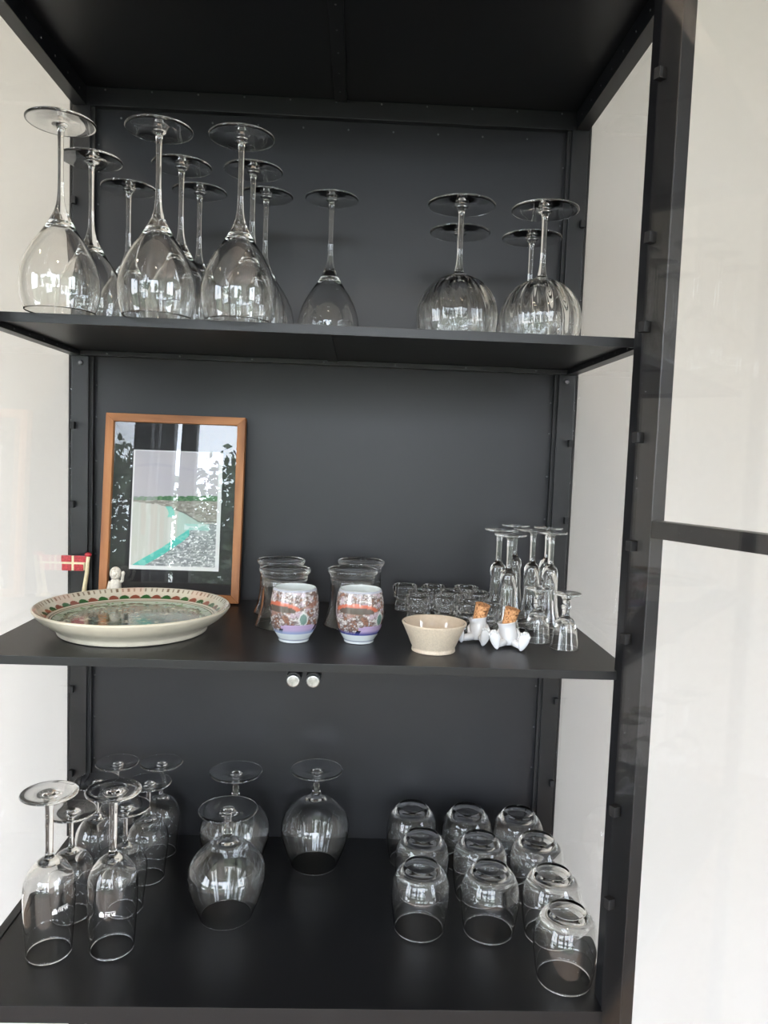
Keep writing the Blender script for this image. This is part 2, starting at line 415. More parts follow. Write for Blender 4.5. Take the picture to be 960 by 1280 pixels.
# door, swung open towards the camera
ang = math.radians(-(90+25.5))
HX, HY = .7725, -.0045
door = box('door', 0, .030, -.010, .010, Z0-.028, zt, METAL, cab, .0015)   # hinge stile
door.location = (HX, HY, 0)
dv = Vector((.4305, -.9026, 0)); door.rotation_euler = (0, 0, math.atan2(dv.y, dv.x))
DL = .385
box('far_stile', DL-.036, DL, -.010, .010, Z0-.028, zt, METAL, door, .0015)
box('mid_rail', .030, DL-.036, -.009, .009, .876, .895, METAL, door, .001)
box('bottom_rail', .036, DL-.036, -.009, .009, Z0-.028, Z0-.016, METAL, door, .001)
box('top_rail', .036, DL-.036, -.009, .009, zt-.02, zt, METAL, door, .001)
box('door_pane', .009, DL-.009, -.0155, -.0115, Z0-.022, zt-.006, PANE, door)
for z in (1.37, 1.20, 1.105, .985, .865, .76, .56, .45):
    clip(.0085, -.0155, z, door, 'pane_clip', (.009, .010, .012))

# ------------------------------------------------------------------ glassware (inverted, rim on the shelf)
def stemware(name, foot, stem, bowl, th, inner_top, seg=56, mod=None, m=GLASS, imod=None, sub=4):
    """foot/stem/bowl: outer control points from the foot centre (top) to the rim (z=0)"""
    root = empty(name, (0, 0, 0))
    allp = foot+stem[1:]+bowl[1:]
    sp = spline(allp, sub)
    nf, ns = (len(foot)-1)*sub, (len(stem)-1)*sub
    f = sp[:nf+1]; s = sp[nf:nf+ns+1]; bo = sp[nf+ns:]
    # inner wall
    bpts = bowl[::-1]; inn = []
    for i, (r, z) in enumerate(bpts):
        if z < inner_top-.002 and r > th*2:
            a = np.array(bpts[max(i-1, 0)]); c = np.array(bpts[min(i+1, len(bpts)-1)]); d = c-a; d /= max(np.linalg.norm(d), 1e-9)
            nrm = np.array([-d[1], d[0]])          # to the axis / down
            q = np.array((r, z))+nrm*th*(1+.8*max(0, z/inner_top)**3)
            if q[1] < inner_top-.0015 and q[0] > .003: inn.append((max(q[0], .001), max(q[1], .0)))
    inn[0] = (bpts[0][0]-th, 0.0)
    inn = inn+[(inn[-1][0]*.45, inner_top-.0004), (0, inner_top)]
    rim = [(bpts[0][0]-th*.15, -.0), (bpts[0][0]-th*.5, -.0003), (bpts[0][0]-th*.85, -.0)]
    isp = spline(inn, sub)
    full = f+s[1:]+bo[1:]+rim+isp; nn = [None if p[1] < .004 else q for p, q in zip(full, ring_normals(full))]; kf, ks = len(f), len(f)+len(s)-1
    nmap = {'foot': nn[:kf], 'stem': nn[kf-1:ks], 'bowl': nn[ks-1:]}
    for nm, prof, md in (('foot', f, None), ('stem', s, None), ('bowl', bo+rim+isp, mod)):
        up_ = len(bo)-1 if md else None
        if len(prof) < 2: continue
        me = lathe_mesh(nm, [(float(a), float(c)) for a, c in prof], seg, md, up_, None if md else nmap[nm])
        link(nm, me, m, root, True)
    return root
def foot_of(r, H, t=.0022, rs=.0045, drop=.008):
    return [(0, H), (r*.35, H-.0002), (r*.8, H-.0004), (r-.0014, H-.0004), (r-.0003, H-.0011), (r, H-.0019), (r-.0004, H-.0027), (r-.0016, H-.0033), (r*.78, H-t-.0016), (r*.4, H-t-.0024), (rs+.003, H-drop*.62), (rs, H-drop)]
tall = stemware('wine_glass', foot_of(.0375, .21), [(.0045, .202), (.0034, .194), (.0030, .17), (.0031, .142), (.0042, .124), (.0070, .112)],
    [(.0070, .112), (.0116, .1025), (.0195, .089), (.0305, .073), (.0390, .055), (.0432, .038), (.0430, .021), (.0405, .008), (.0380, 0)], .0011, .0990)
rib = lambda a, z, r: 1+(.014+.030*max(0, (z-.03)/.04))*math.cos(16*a+z*30)*min(1, max(0, z/.012))*(1 if z < .072 else max(0, (.0815-z)/.0095))
ball = stemware('ribbed_wine_glass', foot_of(.0418, .165), [(.0045, .157), (.0034, .150), (.0031, .125), (.0034, .100), (.0055, .085)],
    [(.0055, .085), (.0085, .0800), (.0185, .0755), (.0320, .0670), (.0432, .0535), (.0494, .0370), (.0500, .0220), (.0482, .0080), (.0466, 0)], .0014, .074, 128, rib)
small = stemware('beer_glass', foot_of(.0330, .148, drop=.009, rs=.0040), [(.0040, .139), (.0029, .132), (.0028, .112), (.0033, .099), (.0050, .0945)],
    [(.0050, .0945), (.0105, .0915), (.0200, .0850), (.0270, .0745), (.0300, .0620), (.0295, .0470), (.0277, .0300), (.0256, .0120), (.0246, 0)], .0010, .0885)
big = stemware('tall_beer_glass', foot_of(.0345, .21, .0035, .0058, .014), [(.0058, .196), (.0050, .188), (.0048, .160), (.0046, .135), (.0056, .1265), (.0080, .124)],
    [(.0080, .124), (.0125, .1215), (.0215, .1130), (.0285, .1000), (.0312, .0850), (.0312, .0650), (.0302, .0430), (.0286, .0180), (.0272, 0)], .0012, .1145)
snif = stemware('brandy_glass', foot_of(.0403, .153, drop=.009, rs=.0048), [(.0048, .144), (.0040, .138), (.0044, .128), (.0062, .118), (.0070, .113)],
    [(.0070, .113), (.0130, .1085), (.0260, .1010), (.0400, .0890), (.0500, .0745), (.0535, .0600), (.0512, .0430), (.0455, .0240), (.0385, .0070), (.0358, 0)], .0014, .104, 72)
flute = stemware('champagne_flute', foot_of(.0215, .143, .002, .0048, .007), [(.0048, .136), (.0040, .130), (.0038, .110), (.0042, .098), (.0062, .0935)],
    [(.0062, .0935), (.0092, .0905), (.0110, .0840), (.0113, .0700), (.0118, .0500), (.0140, .0300), (.0180, .0140), (.0232, 0)], .0012, .086, 40)
cut = stemware('schnapps_glass', foot_of(.0187, .073, .0022, .0062, .008), [(.0062, .065), (.0046, .061), (.0048, .0570), (.0066, .0535), (.0050, .0500), (.0050, .0440), (.0068, .0400)],
    [(.0068, .0400), (.0098, .0385), (.0128, .0330), (.0148, .0250), (.0166, .0130), (.0180, .0050), (.0188, 0)], .0011, .034, 40)
def cup_mesh(outer, inner, seg=56, mod=None, sub=4):
    """closed shell: outer from top centre to rim, inner from rim to inner top centre"""
    p = spline(outer, sub)+spline(inner, sub)[0:]
    return lathe_mesh('glass', [(float(a), float(c)) for a, c in p], seg, mod)
# stemless tumbler: base + bowl
def cup(name, topo, wall, inn, seg=56, m=GLASS, mod=None, sub=4, base='base'):
    root = empty(name, (0, 0, 0))
    sp = spline(topo+wall[1:], sub); k = (len(topo)-1)*sub
    link(base, lathe_mesh(base, [(float(a), float(c)) for a, c in sp[:k+1]], seg, mod), m, root, True)
    body = sp[k:]+spline(inn, sub)
    link('bowl', lathe_mesh('bowl', [(float(a), float(c)) for a, c in body], seg, mod), m, root, True)
    return root
tumb = cup('stemless_tumbler', [(0, .0868), (.010, .0870), (.0190, .0885), (.0222, .0898), (.0240, .0885), (.0262, .0855)],
    [(.0262, .0855), (.0318, .0795), (.0372, .0680), (.0400, .0530), (.0396, .0380), (.0372, .0180), (.0336, 0)],
    [(.0325, -.0002), (.0361, .0180), (.0385, .0380), (.0388, .0530), (.0358, .0670), (.0300, .0755), (.0200, .0795), (.009, .0805), (0, .0807)])
flar = cup('flared_tumbler', [(0, .0765), (.015, .0766), (.0270, .0772), (.0318, .0795), (.0345, .0800), (.0360, .0778), (.0352, .0742), (.0322, .0705)],
    [(.0322, .0705), (.0312, .0600), (.0312, .0450), (.0320, .0300), (.0345, .0160), (.0380, .0050), (.0402, 0)],
    [(.0388, -.0002), (.0362, .0060), (.0325, .0170), (.0300, .0300), (.0292, .0450), (.0292, .0600), (.0275, .0670), (.0200, .0690), (0, .0692)])
vmod = lambda a, z, r: 1+((.05*abs(math.cos(6*a))) if z < .0185 else (.035*math.cos(12*a+(PI if z > .029 else 0))))
votv = cup('votive_cup', [(0, .0010), (.0120, .0008), (.0148, 0)],
    [(.0148, 0), (.0160, .0015), (.0155, .0040), (.0142, .0130), (.0146, .0185), (.0180, .0200), (.0188, .0225), (.0182, .0265), (.0190, .0310), (.0190, .0360), (.0180, .0392), (.0165, .0400)],
    [(.0155, .0390), (.0148, .0280), (.0142, .0190), (.0118, .0100), (.0080, .0075), (0, .0070)], 72, PRESSED, vmod, 3)
for pr_ in (votv,):      # this profile runs upward, so flip its faces
    for ch in pr_.children:
        ch.data.flip_normals()

used = {}
def place(proto, x, y, z, label, cat, group, rz=0.0):
    if proto.name not in used: used[proto.name] = 1; o = proto
    else: o = copy_tree(proto)
    o.location = (x, y, z+.0008); o.rotation_euler = (0, 0, rz); tag(o, label, cat, group); return o
G = 'tall wine glasses upside down on the upper shelf'
for x, y, lb in [
  (.112, .039, 'upturned tall wine glass by the glass side, front row of the upper shelf'),
  (.108, .147, 'upturned tall wine glass in the second row, behind the one nearest the glass side'),
  (.124, .247, 'back row upturned wine glass in front of the black back corner post, half hidden bowl'),
  (.219, .045, 'upturned tall wine glass in the front row, middle of the three biggest'),
  (.219, .153, 'upturned wine glass directly behind the middle front one, second row'),
  (.222, .247, 'upturned wine glass in the back row behind the middle column'),
  (.310, .055, 'front row upturned tall wine glass nearest the gap beside the lone glass'),
  (.309, .157, 'second row upturned wine glass behind the front one nearest the lone glass'),
  (.314, .250, 'back row upturned wine glass of the third column, its bowl mostly hidden'),
  (.406, .250, 'lone upturned tulip wine glass standing apart near the middle of the upper shelf')]:
    place(tall, x, y, Z2, lb, 'wine glass', G, random.random()*6)
G = 'ribbed balloon glasses upside down on the upper shelf'
for x, y, lb in [
  (.573, .113, 'upturned ribbed balloon glass in front, the one nearer the lone tulip glass'),
  (.586, .226, 'upturned ribbed balloon glass behind, only its foot showing over the first balloon'),
  (.678, .116, 'upturned ribbed balloon glass in front beside the cabinet corner'),
  (.689, .236, 'upturned ribbed balloon glass behind the corner one, its stem showing')]:
    place(ball, x, y, Z2, lb, 'wine glass', G, random.random()*6)
# bottom shelf
G = 'short stemmed beer glasses upside down on the bottom shelf'
for x, y, lb in [
  (.082, .160, 'upturned short stemmed beer glass right behind the tall one nearest the side pane'),
  (.150, .176, 'upturned short stemmed beer glass hidden behind the tall printed one'),
  (.084, .254, 'upturned short stemmed beer glass in the third row beside the side pane'),
  (.160, .254, 'upturned short stemmed beer glass in the third row, outer column'),
  (.092, .322, 'upturned short stemmed beer glass at the back in front of the corner post'),
  (.160, .326, 'upturned short stemmed beer glass at the back against the dark panel')]:
    place(small, x, y, Z0, lb, 'beer glass', G, random.random()*6)
G = 'tall beer glasses upside down at the front'
bA = place(big, .084, .082, Z0, 'upturned tall thick stemmed beer glass nearest the side pane at the front', 'beer glass', G)
# printed logo: a domed crest, four letters and a fine line over them, wrapped round the bowl
WHITE = plain('white_glass_print', (.85, .85, .85), .5, 100, .02)
def logo(parent, a0, z0):
    R_ = .0317; P = []      # rectangles (u0,u1,v0,v1) in metres along the wall
    for i in range(5): P.append((i*.0013, i*.0013+.0008, 0, .0040+.0022*math.sin(PI*(i+.5)/5)))
    P += [(0, .006, 0, .0007), (.0002, .0058, .0034, .0041), (.0012, .0046, .0062, .0068)]
    P += [(.0075, .0082, .001, .0048), (.0098, .0105, .001, .0048), (.0080, .0100, .0042, .0049)]          # n
    for k in (.0116, .0180):                                                                               # E
        P += [(k, k+.0007, .001, .0049), (k, k+.0023, .0042, .0049), (k, k+.0018, .0027, .0033), (k, k+.0023, .001, .0017)]
    P += [(.0148+j*.00035, .0148+j*.00035+.0006, .0042-j*.0008, .0049-j*.0008+.0003) for j in range(5)]   # V
    P += [(.0148+.0028-j*.00035, .0148+.0028-j*.00035+.0006, .0042-j*.0008, .0049-j*.0008+.0003) for j in range(5)]
    P += [(.0076+i*.0009, .0076+i*.0009+.0006, .0061, .0069) for i in range(14)]
    bm = bmesh.new()
    for (u0_, u1_, v0, v1) in P:
        q = []
        for (uu, vv) in ((u0_, v0), (u1_, v0), (u1_, v1), (u0_, v1)):
            a = a0+uu/R_; rr = np.interp(z0+vv, [.043, .065, .085, .10], [.0302, .0312, .0312, .0285])+.00015
            q.append((rr*math.cos(a), rr*math.sin(a), z0+vv))
        lo = [bm.verts.new(p) for p in q]; hi = [bm.verts.new((p[0]*1.003, p[1]*1.003, p[2])) for p in q]
        bm.faces.new(hi); bm.faces.new(lo[::-1])
        for i in range(4): bm.faces.new((lo[i], lo[(i+1) % 4], hi[(i+1) % 4], hi[i]))
    o = from_bm('printed_logo', bm, WHITE, parent); o['label'] = 'white printed crest and letters'; return o
# the two tall glasses carry the print turned differently
bB = place(big, .160, .092, Z0, 'upturned tall beer glass with a white crest print facing the camera', 'beer glass', G)
def bowl_of(o): return [c for c in o.children if c.name.startswith('bowl')][0]
logo(bowl_of(bA), math.radians(-62), .066); logo(bowl_of(bB), math.radians(-102), .060)
G = 'round brandy balloons upside down on the bottom shelf'
for x, y, lb in [
  (.293, .164, 'upturned round brandy glass standing foremost of the three'),
  (.284, .286, 'upturned round brandy glass behind the foremost one against the back'),
  (.407, .300, 'upturned round brandy glass standing alone near the middle of the bottom shelf')]:
    place(snif, x, y, Z0, lb, 'brandy glass', G)
G = 'stemless tumblers upside down on the bottom shelf'
for x, y, lb in [
  (.560, .314, 'upturned tumbler in the back row, nearest the middle of the shelf'),
  (.647, .308, 'upturned tumbler in the back row, centre of three'),
  (.728, .302, 'upturned tumbler in the back row by the corner post'),
  (.569, .224, 'upturned tumbler in the second row on the inner side'),
  (.654, .220, 'upturned tumbler in the second row, centre'),
  (.739, .221, 'upturned tumbler in the second row beside the glass pane'),
  (.560, .142, 'upturned tumbler in the third row on the inner side with full rim showing'),
  (.655, .139, 'upturned tumbler in the third row, centre, with full rim showing'),
  (.738, .131, 'upturned tumbler just behind the foremost one'),
  (.734, .045, 'foremost upturned tumbler close to the front post')]:
    place(tumb, x, y, Z0, lb, 'tumbler', G, random.random()*6)
# middle shelf
G = 'flared clear tumblers behind the cups'
for x, y, lb in [
  (.345, .285, 'clear flared tumbler at the back, next to the framed picture'),
  (.359, .200, 'clear flared tumbler right behind the cup nearer the plate'),
  (.465, .300, 'clear flared tumbler at the back, behind the cup with the orange arch'),
  (.453, .214, 'clear flared tumbler right behind the cup with the orange arch')]:
    place(flar, x, y, Z1, lb, 'tumbler', G)
G = 'champagne flutes upside down on the middle shelf'
for x, y, lb in [
  (.700, .300, 'upturned slim flute farthest back in the inner cluster'),
  (.661, .223, 'upturned slim flute on the inner edge of the cluster with wide flared rim'),
  (.662, .152, 'upturned slim flute right behind the porcelain figure'),
  (.744, .275, 'upturned slim flute farthest back by the corner post'),
  (.731, .203, 'upturned slim flute between the two others by the corner post'),
  (.711, .228, 'upturned slim flute behind the small schnapps glasses')][:6]:
    place(flute, x, y, Z1, lb, 'champagne flute', G)
G = 'small schnapps glasses upside down'
for x, y, lb in [(.703, .147, 'small upturned schnapps glass with knobbed stem next to the porcelain figure'),
                 (.731, .113, 'small upturned schnapps glass with knobbed stem nearest the shelf corner')]:
    place(cut, x, y, Z1, lb, 'schnapps glass', G)
G = 'pressed glass votive cups behind the cream bowl'
VP = [(.536, .328, 'pressed glass votive cup at the outer end of the back row by the tumblers'),
  (.581, .328, 'pressed glass votive cup second along the back row'),
  (.632, .328, 'pressed glass votive cup third along the back row near the flutes'),
  (.556, .285, 'pressed glass votive cup in the second row, outer end'),
  (.604, .288, 'pressed glass votive cup in the middle of the second row'),
  (.642, .283, 'pressed glass votive cup in the second row beside the flutes'),
  (.549, .240, 'pressed glass votive cup in the third row behind the cream bowl'),
  (.590, .243, 'pressed glass votive cup in the middle of the third row'),
  (.617, .205, 'pressed glass votive cup between the cream bowl and the corked figure'),
  (.643, .186, 'pressed glass votive cup directly behind the cork of the half hidden figure')]
for x, y, lb in VP: place(votv, x, y, Z1, lb, 'votive cup', G, random.random()*6)

# ------------------------------------------------------------------ painted ceramics
def vnoise(x, y, s=0):
    """value noise for arrays"""
    xi = np.floor(x).astype(int); yi = np.floor(y).astype(int); fx = x-xi; fy = y-yi
    def h(a, b_): return ((np.sin(a*127.1+b_*311.7+s*74.7)*43758.5453) % 1.0)
    fx = fx*fx*(3-2*fx); fy = fy*fy*(3-2*fy)
    return (h(xi, yi)*(1-fx)+h(xi+1, yi)*fx)*(1-fy)+(h(xi, yi+1)*(1-fx)+h(xi+1, yi+1)*fx)*fy
def mixc(c, k, d): k = np.clip(k, 0, 1)[..., None]; return c*(1-k)+np.array(d)*k
def set_paint(me, cols):
    a = me.color_attributes.new('paint', 'FLOAT_COLOR', 'POINT')
    buf = np.ones((len(me.vertices), 4), np.float32); buf[:, :3] = np.clip(cols, 0, 1); a.data.foreach_set('color', buf.ravel())
# plate: body (outside + rim) and painted inside
pl = empty('serving_plate', (.1665, .149, Z1+.0006))
tag(pl, 'large shallow ceramic plate painted with green and brown leaves, scalloped border', 'plate')
body = spline([(0, .0060), (.080, .0060), (.088, .0052), (.0895, .0008), (.0925, 0), (.0945, .0012), (.0955, .0065), (.102, .0110), (.112, .0175), (.1195, .0245), (.1235, .0300), (.1240, .0322), (.1225, .0335)], 4)
me = lathe_mesh('plate_body', [(float(a), float(c)) for a, c in body], 128); link('plate_body', me, plain('cream_stoneware_glaze', (.55, .51, .41), .28, 60, .07, .05, coat=.3), pl, True)
ins = spline([(.1225, .0335), (.1195, .0318), (.1150, .0270), (.1100, .0225), (.1030, .0185), (.0940, .0160), (.0800, .0148), (.0500, .0140), (.0200, .0138), (.0005, .0138)], 14)
seg = 420
me = lathe_mesh('plate_inside', [(float(a), float(c)) for a, c in ins], seg)
co = np.zeros(len(me.vertices)*3, np.float32); me.vertices.foreach_get('co', co); co = co.reshape(-1, 3)
rr = np.hypot(co[:, 0], co[:, 1]); th = np.arctan2(co[:, 1], co[:, 0]); X, Y = co[:, 0], co[:, 1]
c = np.tile(np.array([.58, .54, .44]), (len(rr), 1))
n1 = vnoise(X*260, Y*260, 1); n2 = vnoise(X*420+9, Y*420, 2); n3 = vnoise(X*150, Y*150, 3); n4 = vnoise(X*90, Y*90, 4)
inner = rr < .1005
ci = np.tile(np.array([.22, .26, .20]), (len(rr), 1))
ci = mixc(ci, (n3 > .42)*.85, (.055, .12, .06)); ci = mixc(ci, ((n1 > .60) & (n4 > .35))*.9, (.02, .045, .03))
ci = mixc(ci, ((n2 > .72) & (n4 < .6))*.8, (.36, .48, .48)); ci = mixc(ci, ((n1 < .28) & (n4 > .5))*.8, (.30, .17, .09))
ci = mixc(ci, ((n2 < .25))*.7, (.08, .13, .26)); ci = mixc(ci, ((n3 < .22) & (n2 > .4))*.8, (.70, .68, .58))
leafr = .0885+.0028*np.sin(th*11); lf = (np.abs(rr-leafr) < .0016+.0024*np.abs(np.sin(th*24)))
ci = np.where(((rr > .083))[:, None], np.array([.44, .52, .43]), ci)
ci = mixc(ci, ((rr > .083) & lf)*1.0, (.03, .10, .04)); ci = mixc(ci, ((rr > .083) & (n1 > .72))*.8, (.15, .28, .12))
c = np.where(inner[:, None], ci, c)
for ra in (.1005, .1035): c = mixc(c, (np.abs(rr-ra) < .0006)*.9, (.10, .10, .06))
k = 46; ph = (th*k/(2*PI)) % 1.0; idx = np.floor(th*k/(2*PI)).astype(int)
arc = (rr > .1065) & (rr < .1065+.0062*np.sqrt(np.clip(1-(2*ph-1)**2, 0, 1)))
c = np.where((arc & (idx % 2 == 0))[:, None], np.array([.03, .10, .03]), c); c = np.where((arc & (idx % 2 == 1))[:, None], np.array([.22, .07, .045]), c)
dash = (rr > .1165) & (rr < .1208) & (((th*92/(2*PI)) % 1.0) < .28)
c = mixc(c, dash*.9, (.12, .07, .04)); c = mixc(c, ((rr > .112) & (np.sin(th*7+1) > .55))*.22, (.70, .32, .25))
set_paint(me, c); o = link('plate_inside', me, vcol('painted_plate_glaze', .15, .6), pl, True); o['label'] = 'painted leaf pattern with alternate green and brown scallops'

# yunomi style cups
def cup_paint(me, H, off, blue):
    co = np.zeros(len(me.vertices)*3, np.float32); me.vertices.foreach_get('co', co); co = co.reshape(-1, 3)
    th = np.arctan2(co[:, 1], co[:, 0])-off; th = (th+PI) % (2*PI)-PI; z = co[:, 2]/H; u = th*.030/.066  # u in cup heights
    c = np.tile(np.array([.72, .69, .67]), (len(z), 1))*.80
    a = vnoise(u*36, z*75, 5); b_ = vnoise(u*70, z*80, 6); d = vnoise(u*10+3, z*12, 7); e = vnoise(u*26+1, z*34, 8); lines = vnoise(u*20, z*110, 12)
    c = mixc(c, (a > .50)*.78, (.11, .09, .09)); c = mixc(c, (b_ > .70)*.6, (.38, .27, .28)); c = mixc(c, (lines > .6)*.55, (.20, .17, .18))
    c = mixc(c, ((d > .55) & (e > .36))*.85, (.12, .065, .05)); c = mixc(c, ((d > .68) & (e > .5))*.9, (.24, .12, .08))
    c = mixc(c, ((d < .34) & (z > .5) & (e > .3))*.6, (.42, .32, .40)); c = mixc(c, ((d > .5) & (b_ < .25))*.9, (.08, .055, .05))
    band = np.abs(z-(.62+.20*u)) < .035+.02*np.sin(u*14)
    c = mixc(c, (band & (u > -.35))*.75, (.24, .11, .075))
    arch = ((u+.18)/.44)**2+((z-.635)/.145)**2
    c = np.where(((arch < 1) & (z > .635))[:, None], np.array([.46, .12, .07]), c)
    arch2 = ((u+.18)/.36)**2+((z-.625)/.095)**2
    c = np.where(((arch2 < 1) & (z > .60))[:, None], np.array([.085, .065, .055])+.0*c, c)
    gp = ((u-.33)/.085)**2+((z-.47)/.12)**2
    c = mixc(c, (gp < 1.3)*.6, (.65, .70, .68)); c = mixc(c, (gp < .7)*.9, (.10, .20, .17))
    pur = (z < .335+.05*np.cos((u-.25)*4)) & (u > -.12); c = np.where((pur & (z < .36))[:, None], np.array([.34, .25, .42])+.12*(np.sin(u*160+z*160)[:, None] > 0), c)
    c = mixc(c, ((np.abs(u+.13-(z-.25)*.5) < .045) & (z < .29))*1., (.012, .01, .012)); c = mixc(c, ((np.abs(u-.62-(z-.25)*.9) < .04) & (z < .33))*1., (.02, .012, .012))
    c = mixc(c, np.clip((.27-z)/.06, 0, 1)*.9, blue)
    c = np.where((z < .185)[:, None], np.array([.66, .72, .74]), c); c = np.where((z > .965)[:, None], np.array([.35, .38, .45]), c)
    c = np.where((np.abs(z-.055) < .012)[:, None] & (blue[2] > .2), np.array([.3, .33, .4]), c)
    set_paint(me, c)
WIN = plain('pale_porcelain_inside', (.68, .74, .74), .12, 40, .02, coat=.6)
def yunomi(x, y, off, blue, label, side):
    R_ = empty('tea_cup', (x, y, Z1+.0008)); H = .0685
    op = spline([(0, .0022), (.0165, .0020), (.0175, 0), (.0192, 0), (.0200, .0030), (.0212, .0055), (.0250, .0115), (.0285, .0190), (.0305, .0290), (.0312, .0400), (.0306, .0520), (.0290, .0630), (.0276, .0678), (.0268, .0685)], 9)
    me = lathe_mesh('cup_body', [(float(a), float(q)) for a, q in op], 220); cup_paint(me, H, off, blue)
    o = link('cup_body', me, vcol('printed_porcelain', .2, .7), R_, True)
    ip = spline([(.0268, .0685), (.0258, .0675), (.0276, .052), (.0284, .040), (.0276, .028), (.0240, .014), (.015, .007), (0, .006)], 4)
    link('cup_inside', lathe_mesh('cup_inside', [(float(a), float(q)) for a, q in ip], 64), WIN, R_, True)
    return tag(R_, label, 'cup', 'printed handleless cups')
yunomi(.3800, .117, math.radians(-83-22), (.30, .38, .60), 'printed handleless tea cup with pale base, nearer the plate', 0)
yunomi(.4640, .120, math.radians(-91+14), (.05, .07, .28), 'printed handleless tea cup with full orange arch and dark blue band', 1)

# cream bowl
bw = empty('small_bowl', (.5575, .085, Z1+.0003)); tag(bw, 'small plain cream speckled bowl standing before the votive cups', 'bowl')
op = spline([(0, .002), (.0235, .0018), (.0245, 0), (.0268, 0), (.0275, .0012), (.0270, .0050), (.0285, .0085), (.0325, .0180), (.0375, .0290), (.0402, .0345), (.0405, .0362), (.0395, .0368), (.0380, .0360)], 5)
link('bowl_body', lathe_mesh('bowl_body', [(float(a), float(c)) for a, c in op], 64), CREAM, bw, True)
ip = spline([(.0380, .0360), (.0355, .0300), (.0320, .0190), (.0270, .0100), (.0180, .0065), (0, .0058)], 5)
link('bowl_inside', lathe_mesh('bowl_inside', [(float(a), float(c)) for a, c in ip], 64), plain('cream_gloss_glaze', (.54, .45, .35), .08, 200, .05, coat=1), bw, True)['label'] = 'glossy glazed inside of the bowl'

# ------------------------------------------------------------------ corked porcelain figures
def figure(x, y, rz, label, show=2):
    R_ = empty('corked_figure', (x, y, Z1+.0003), (0, 0, rz))
    tilt = Matrix.Rotation(math.radians(-9), 4, 'Y')
    bp = spline([(0, 0), (.0085, 0), (.0115, .002), (.0128, .008), (.0122, .015), (.0112, .022), (.0118, .0265), (.0126, .0285), (.0118, .0292), (.0100, .0285), (.0098, .020), (0, .018)], 4)
    me = lathe_mesh('body', [(float(a), float(q)) for a, q in bp], 32)
    me.transform(tilt); o = link('body', me, PORC, R_, True); o.location = (0, 0, .0022)
    for s in (-1, 1):
        bm = bmesh.new()
        # leg from hip to the upright foot, sole towards the camera
        tube(bm, [(s*.004, -.004, .007), (s*.009, -.013, .0065), (s*.0150, -.0235, .0065)], [.0058, .0050, .0046], 14)
        mt = Matrix.Rotation(math.radians(s*16), 4, 'Y')
        def sole(cv):
            k = 1+.28*cv.z                              # wider at the toes
            return Vector((cv.x*k, cv.y*(1 if cv.y > 0 else .55), cv.z))
        ell(bm, Vector((s*.0180, -.0265, .0130)), (.0064, .0050, .0130), 20, 14, mt, sole)
        for q in range(5):                              # toes
            tx = (-.0050+q*.0025); tz = .0112-.0002*(q-2)**2*3-abs(q-(1 if s > 0 else 3))*.0004
            ell(bm, Vector((s*.0180, -.0268, .0130))+mt @ Vector((tx, -.0005, tz)), (.0018, .0026, .0024), 8, 6)
        from_bm('leg', bm, PORC, R_, True)
    for s in (-1, 1):                                   # small arms lying on the sides
        bm = bmesh.new(); tube(bm, [(s*.010-.002, .001, .022), (s*.0142-.001, -.003, .016), (s*.012, -.0085, .0105)], [.0026, .0026, .0022], 10)
        ell(bm, Vector((s*.0115, -.0095, .0100)), (.0028, .0026, .0024), 10, 8)
        from_bm('arm', bm, PORC, R_, True)
    ct = Matrix.Translation((-.0030, 0, .0255)) @ Matrix.Rotation(math.radians(13), 4, 'Y')
    cp = spline([(0, 0), (.0078, 0), (.0080, .0006), (.0088, .0120), (.0096, .0232), (.0094, .0238), (0, .0240)], 4)
    me = lathe_mesh('cork', [(float(a), float(q)) for a, q in cp], 28); me.transform(ct)
    link('cork', me, CORK, R_, True)['label'] = 'speckled cork stopper'
    return tag(R_, label, 'figurine', 'corked porcelain figures')
figure(.6250, .140, math.radians(-32), 'white porcelain figure with cork head, half hidden behind the cream bowl')
figure(.6600, .118, math.radians(-12), 'white porcelain figure with cork head and both big soles facing the camera')

# ------------------------------------------------------------------ flag and small figurine
fg = empty('ceramic_flag', (.030, .346, Z1)); tag(fg, 'small red ceramic flag with cream cross on a cream pole behind the plate', 'ornament')
bm = bmesh.new(); tube(bm, [(0, 0, .006), (.0015, 0, .02), (.0045, 0, .04), (.0055, 0, .058), (.0065, 0, .0665)], [.0040, .0033, .0032, .0031, .0030], 14)
from_bm('pole', bm, POLEC, fg, True)
bm = bmesh.new(); ell(bm, Vector((-.001, 0, .0042)), (.0085, .0080, .0042), 18, 10); from_bm('base', bm, POLEC, fg, True)
bm = bmesh.new(); ell(bm, Vector((.0065, -.0008, .0695)), (.0055, .0045, .0036), 16, 10); from_bm('finial', bm, REDG, fg, True)
bm = bmesh.new()
for (a, b_, c_, d_) in ((-.0335, -.0185, .0435, .0540), (-.0150, -.0005, .0435, .0540), (-.0345, -.0185, .0572, .0675), (-.0150, .0035, .0572, .0675)):
    add_box(bm, a, b_, -.0030, .0022, c_, d_, .0010)
fo = from_bm('flag', bm, REDG, fg); fo.location = (0, 0, 0)
bm = bmesh.new(); add_box(bm, -.0340, .0015, -.0022, .0016, .0535, .0577, .0006); add_box(bm, -.0190, -.0145, -.0023, .0015, .0438, .0672, .0006); add_box(bm, -.0325, .0010, -.0016, .0012, .0445, .0665)
o = from_bm('flag_cross', bm, POLEC, fo); o['label'] = 'cream cross on the red flag'

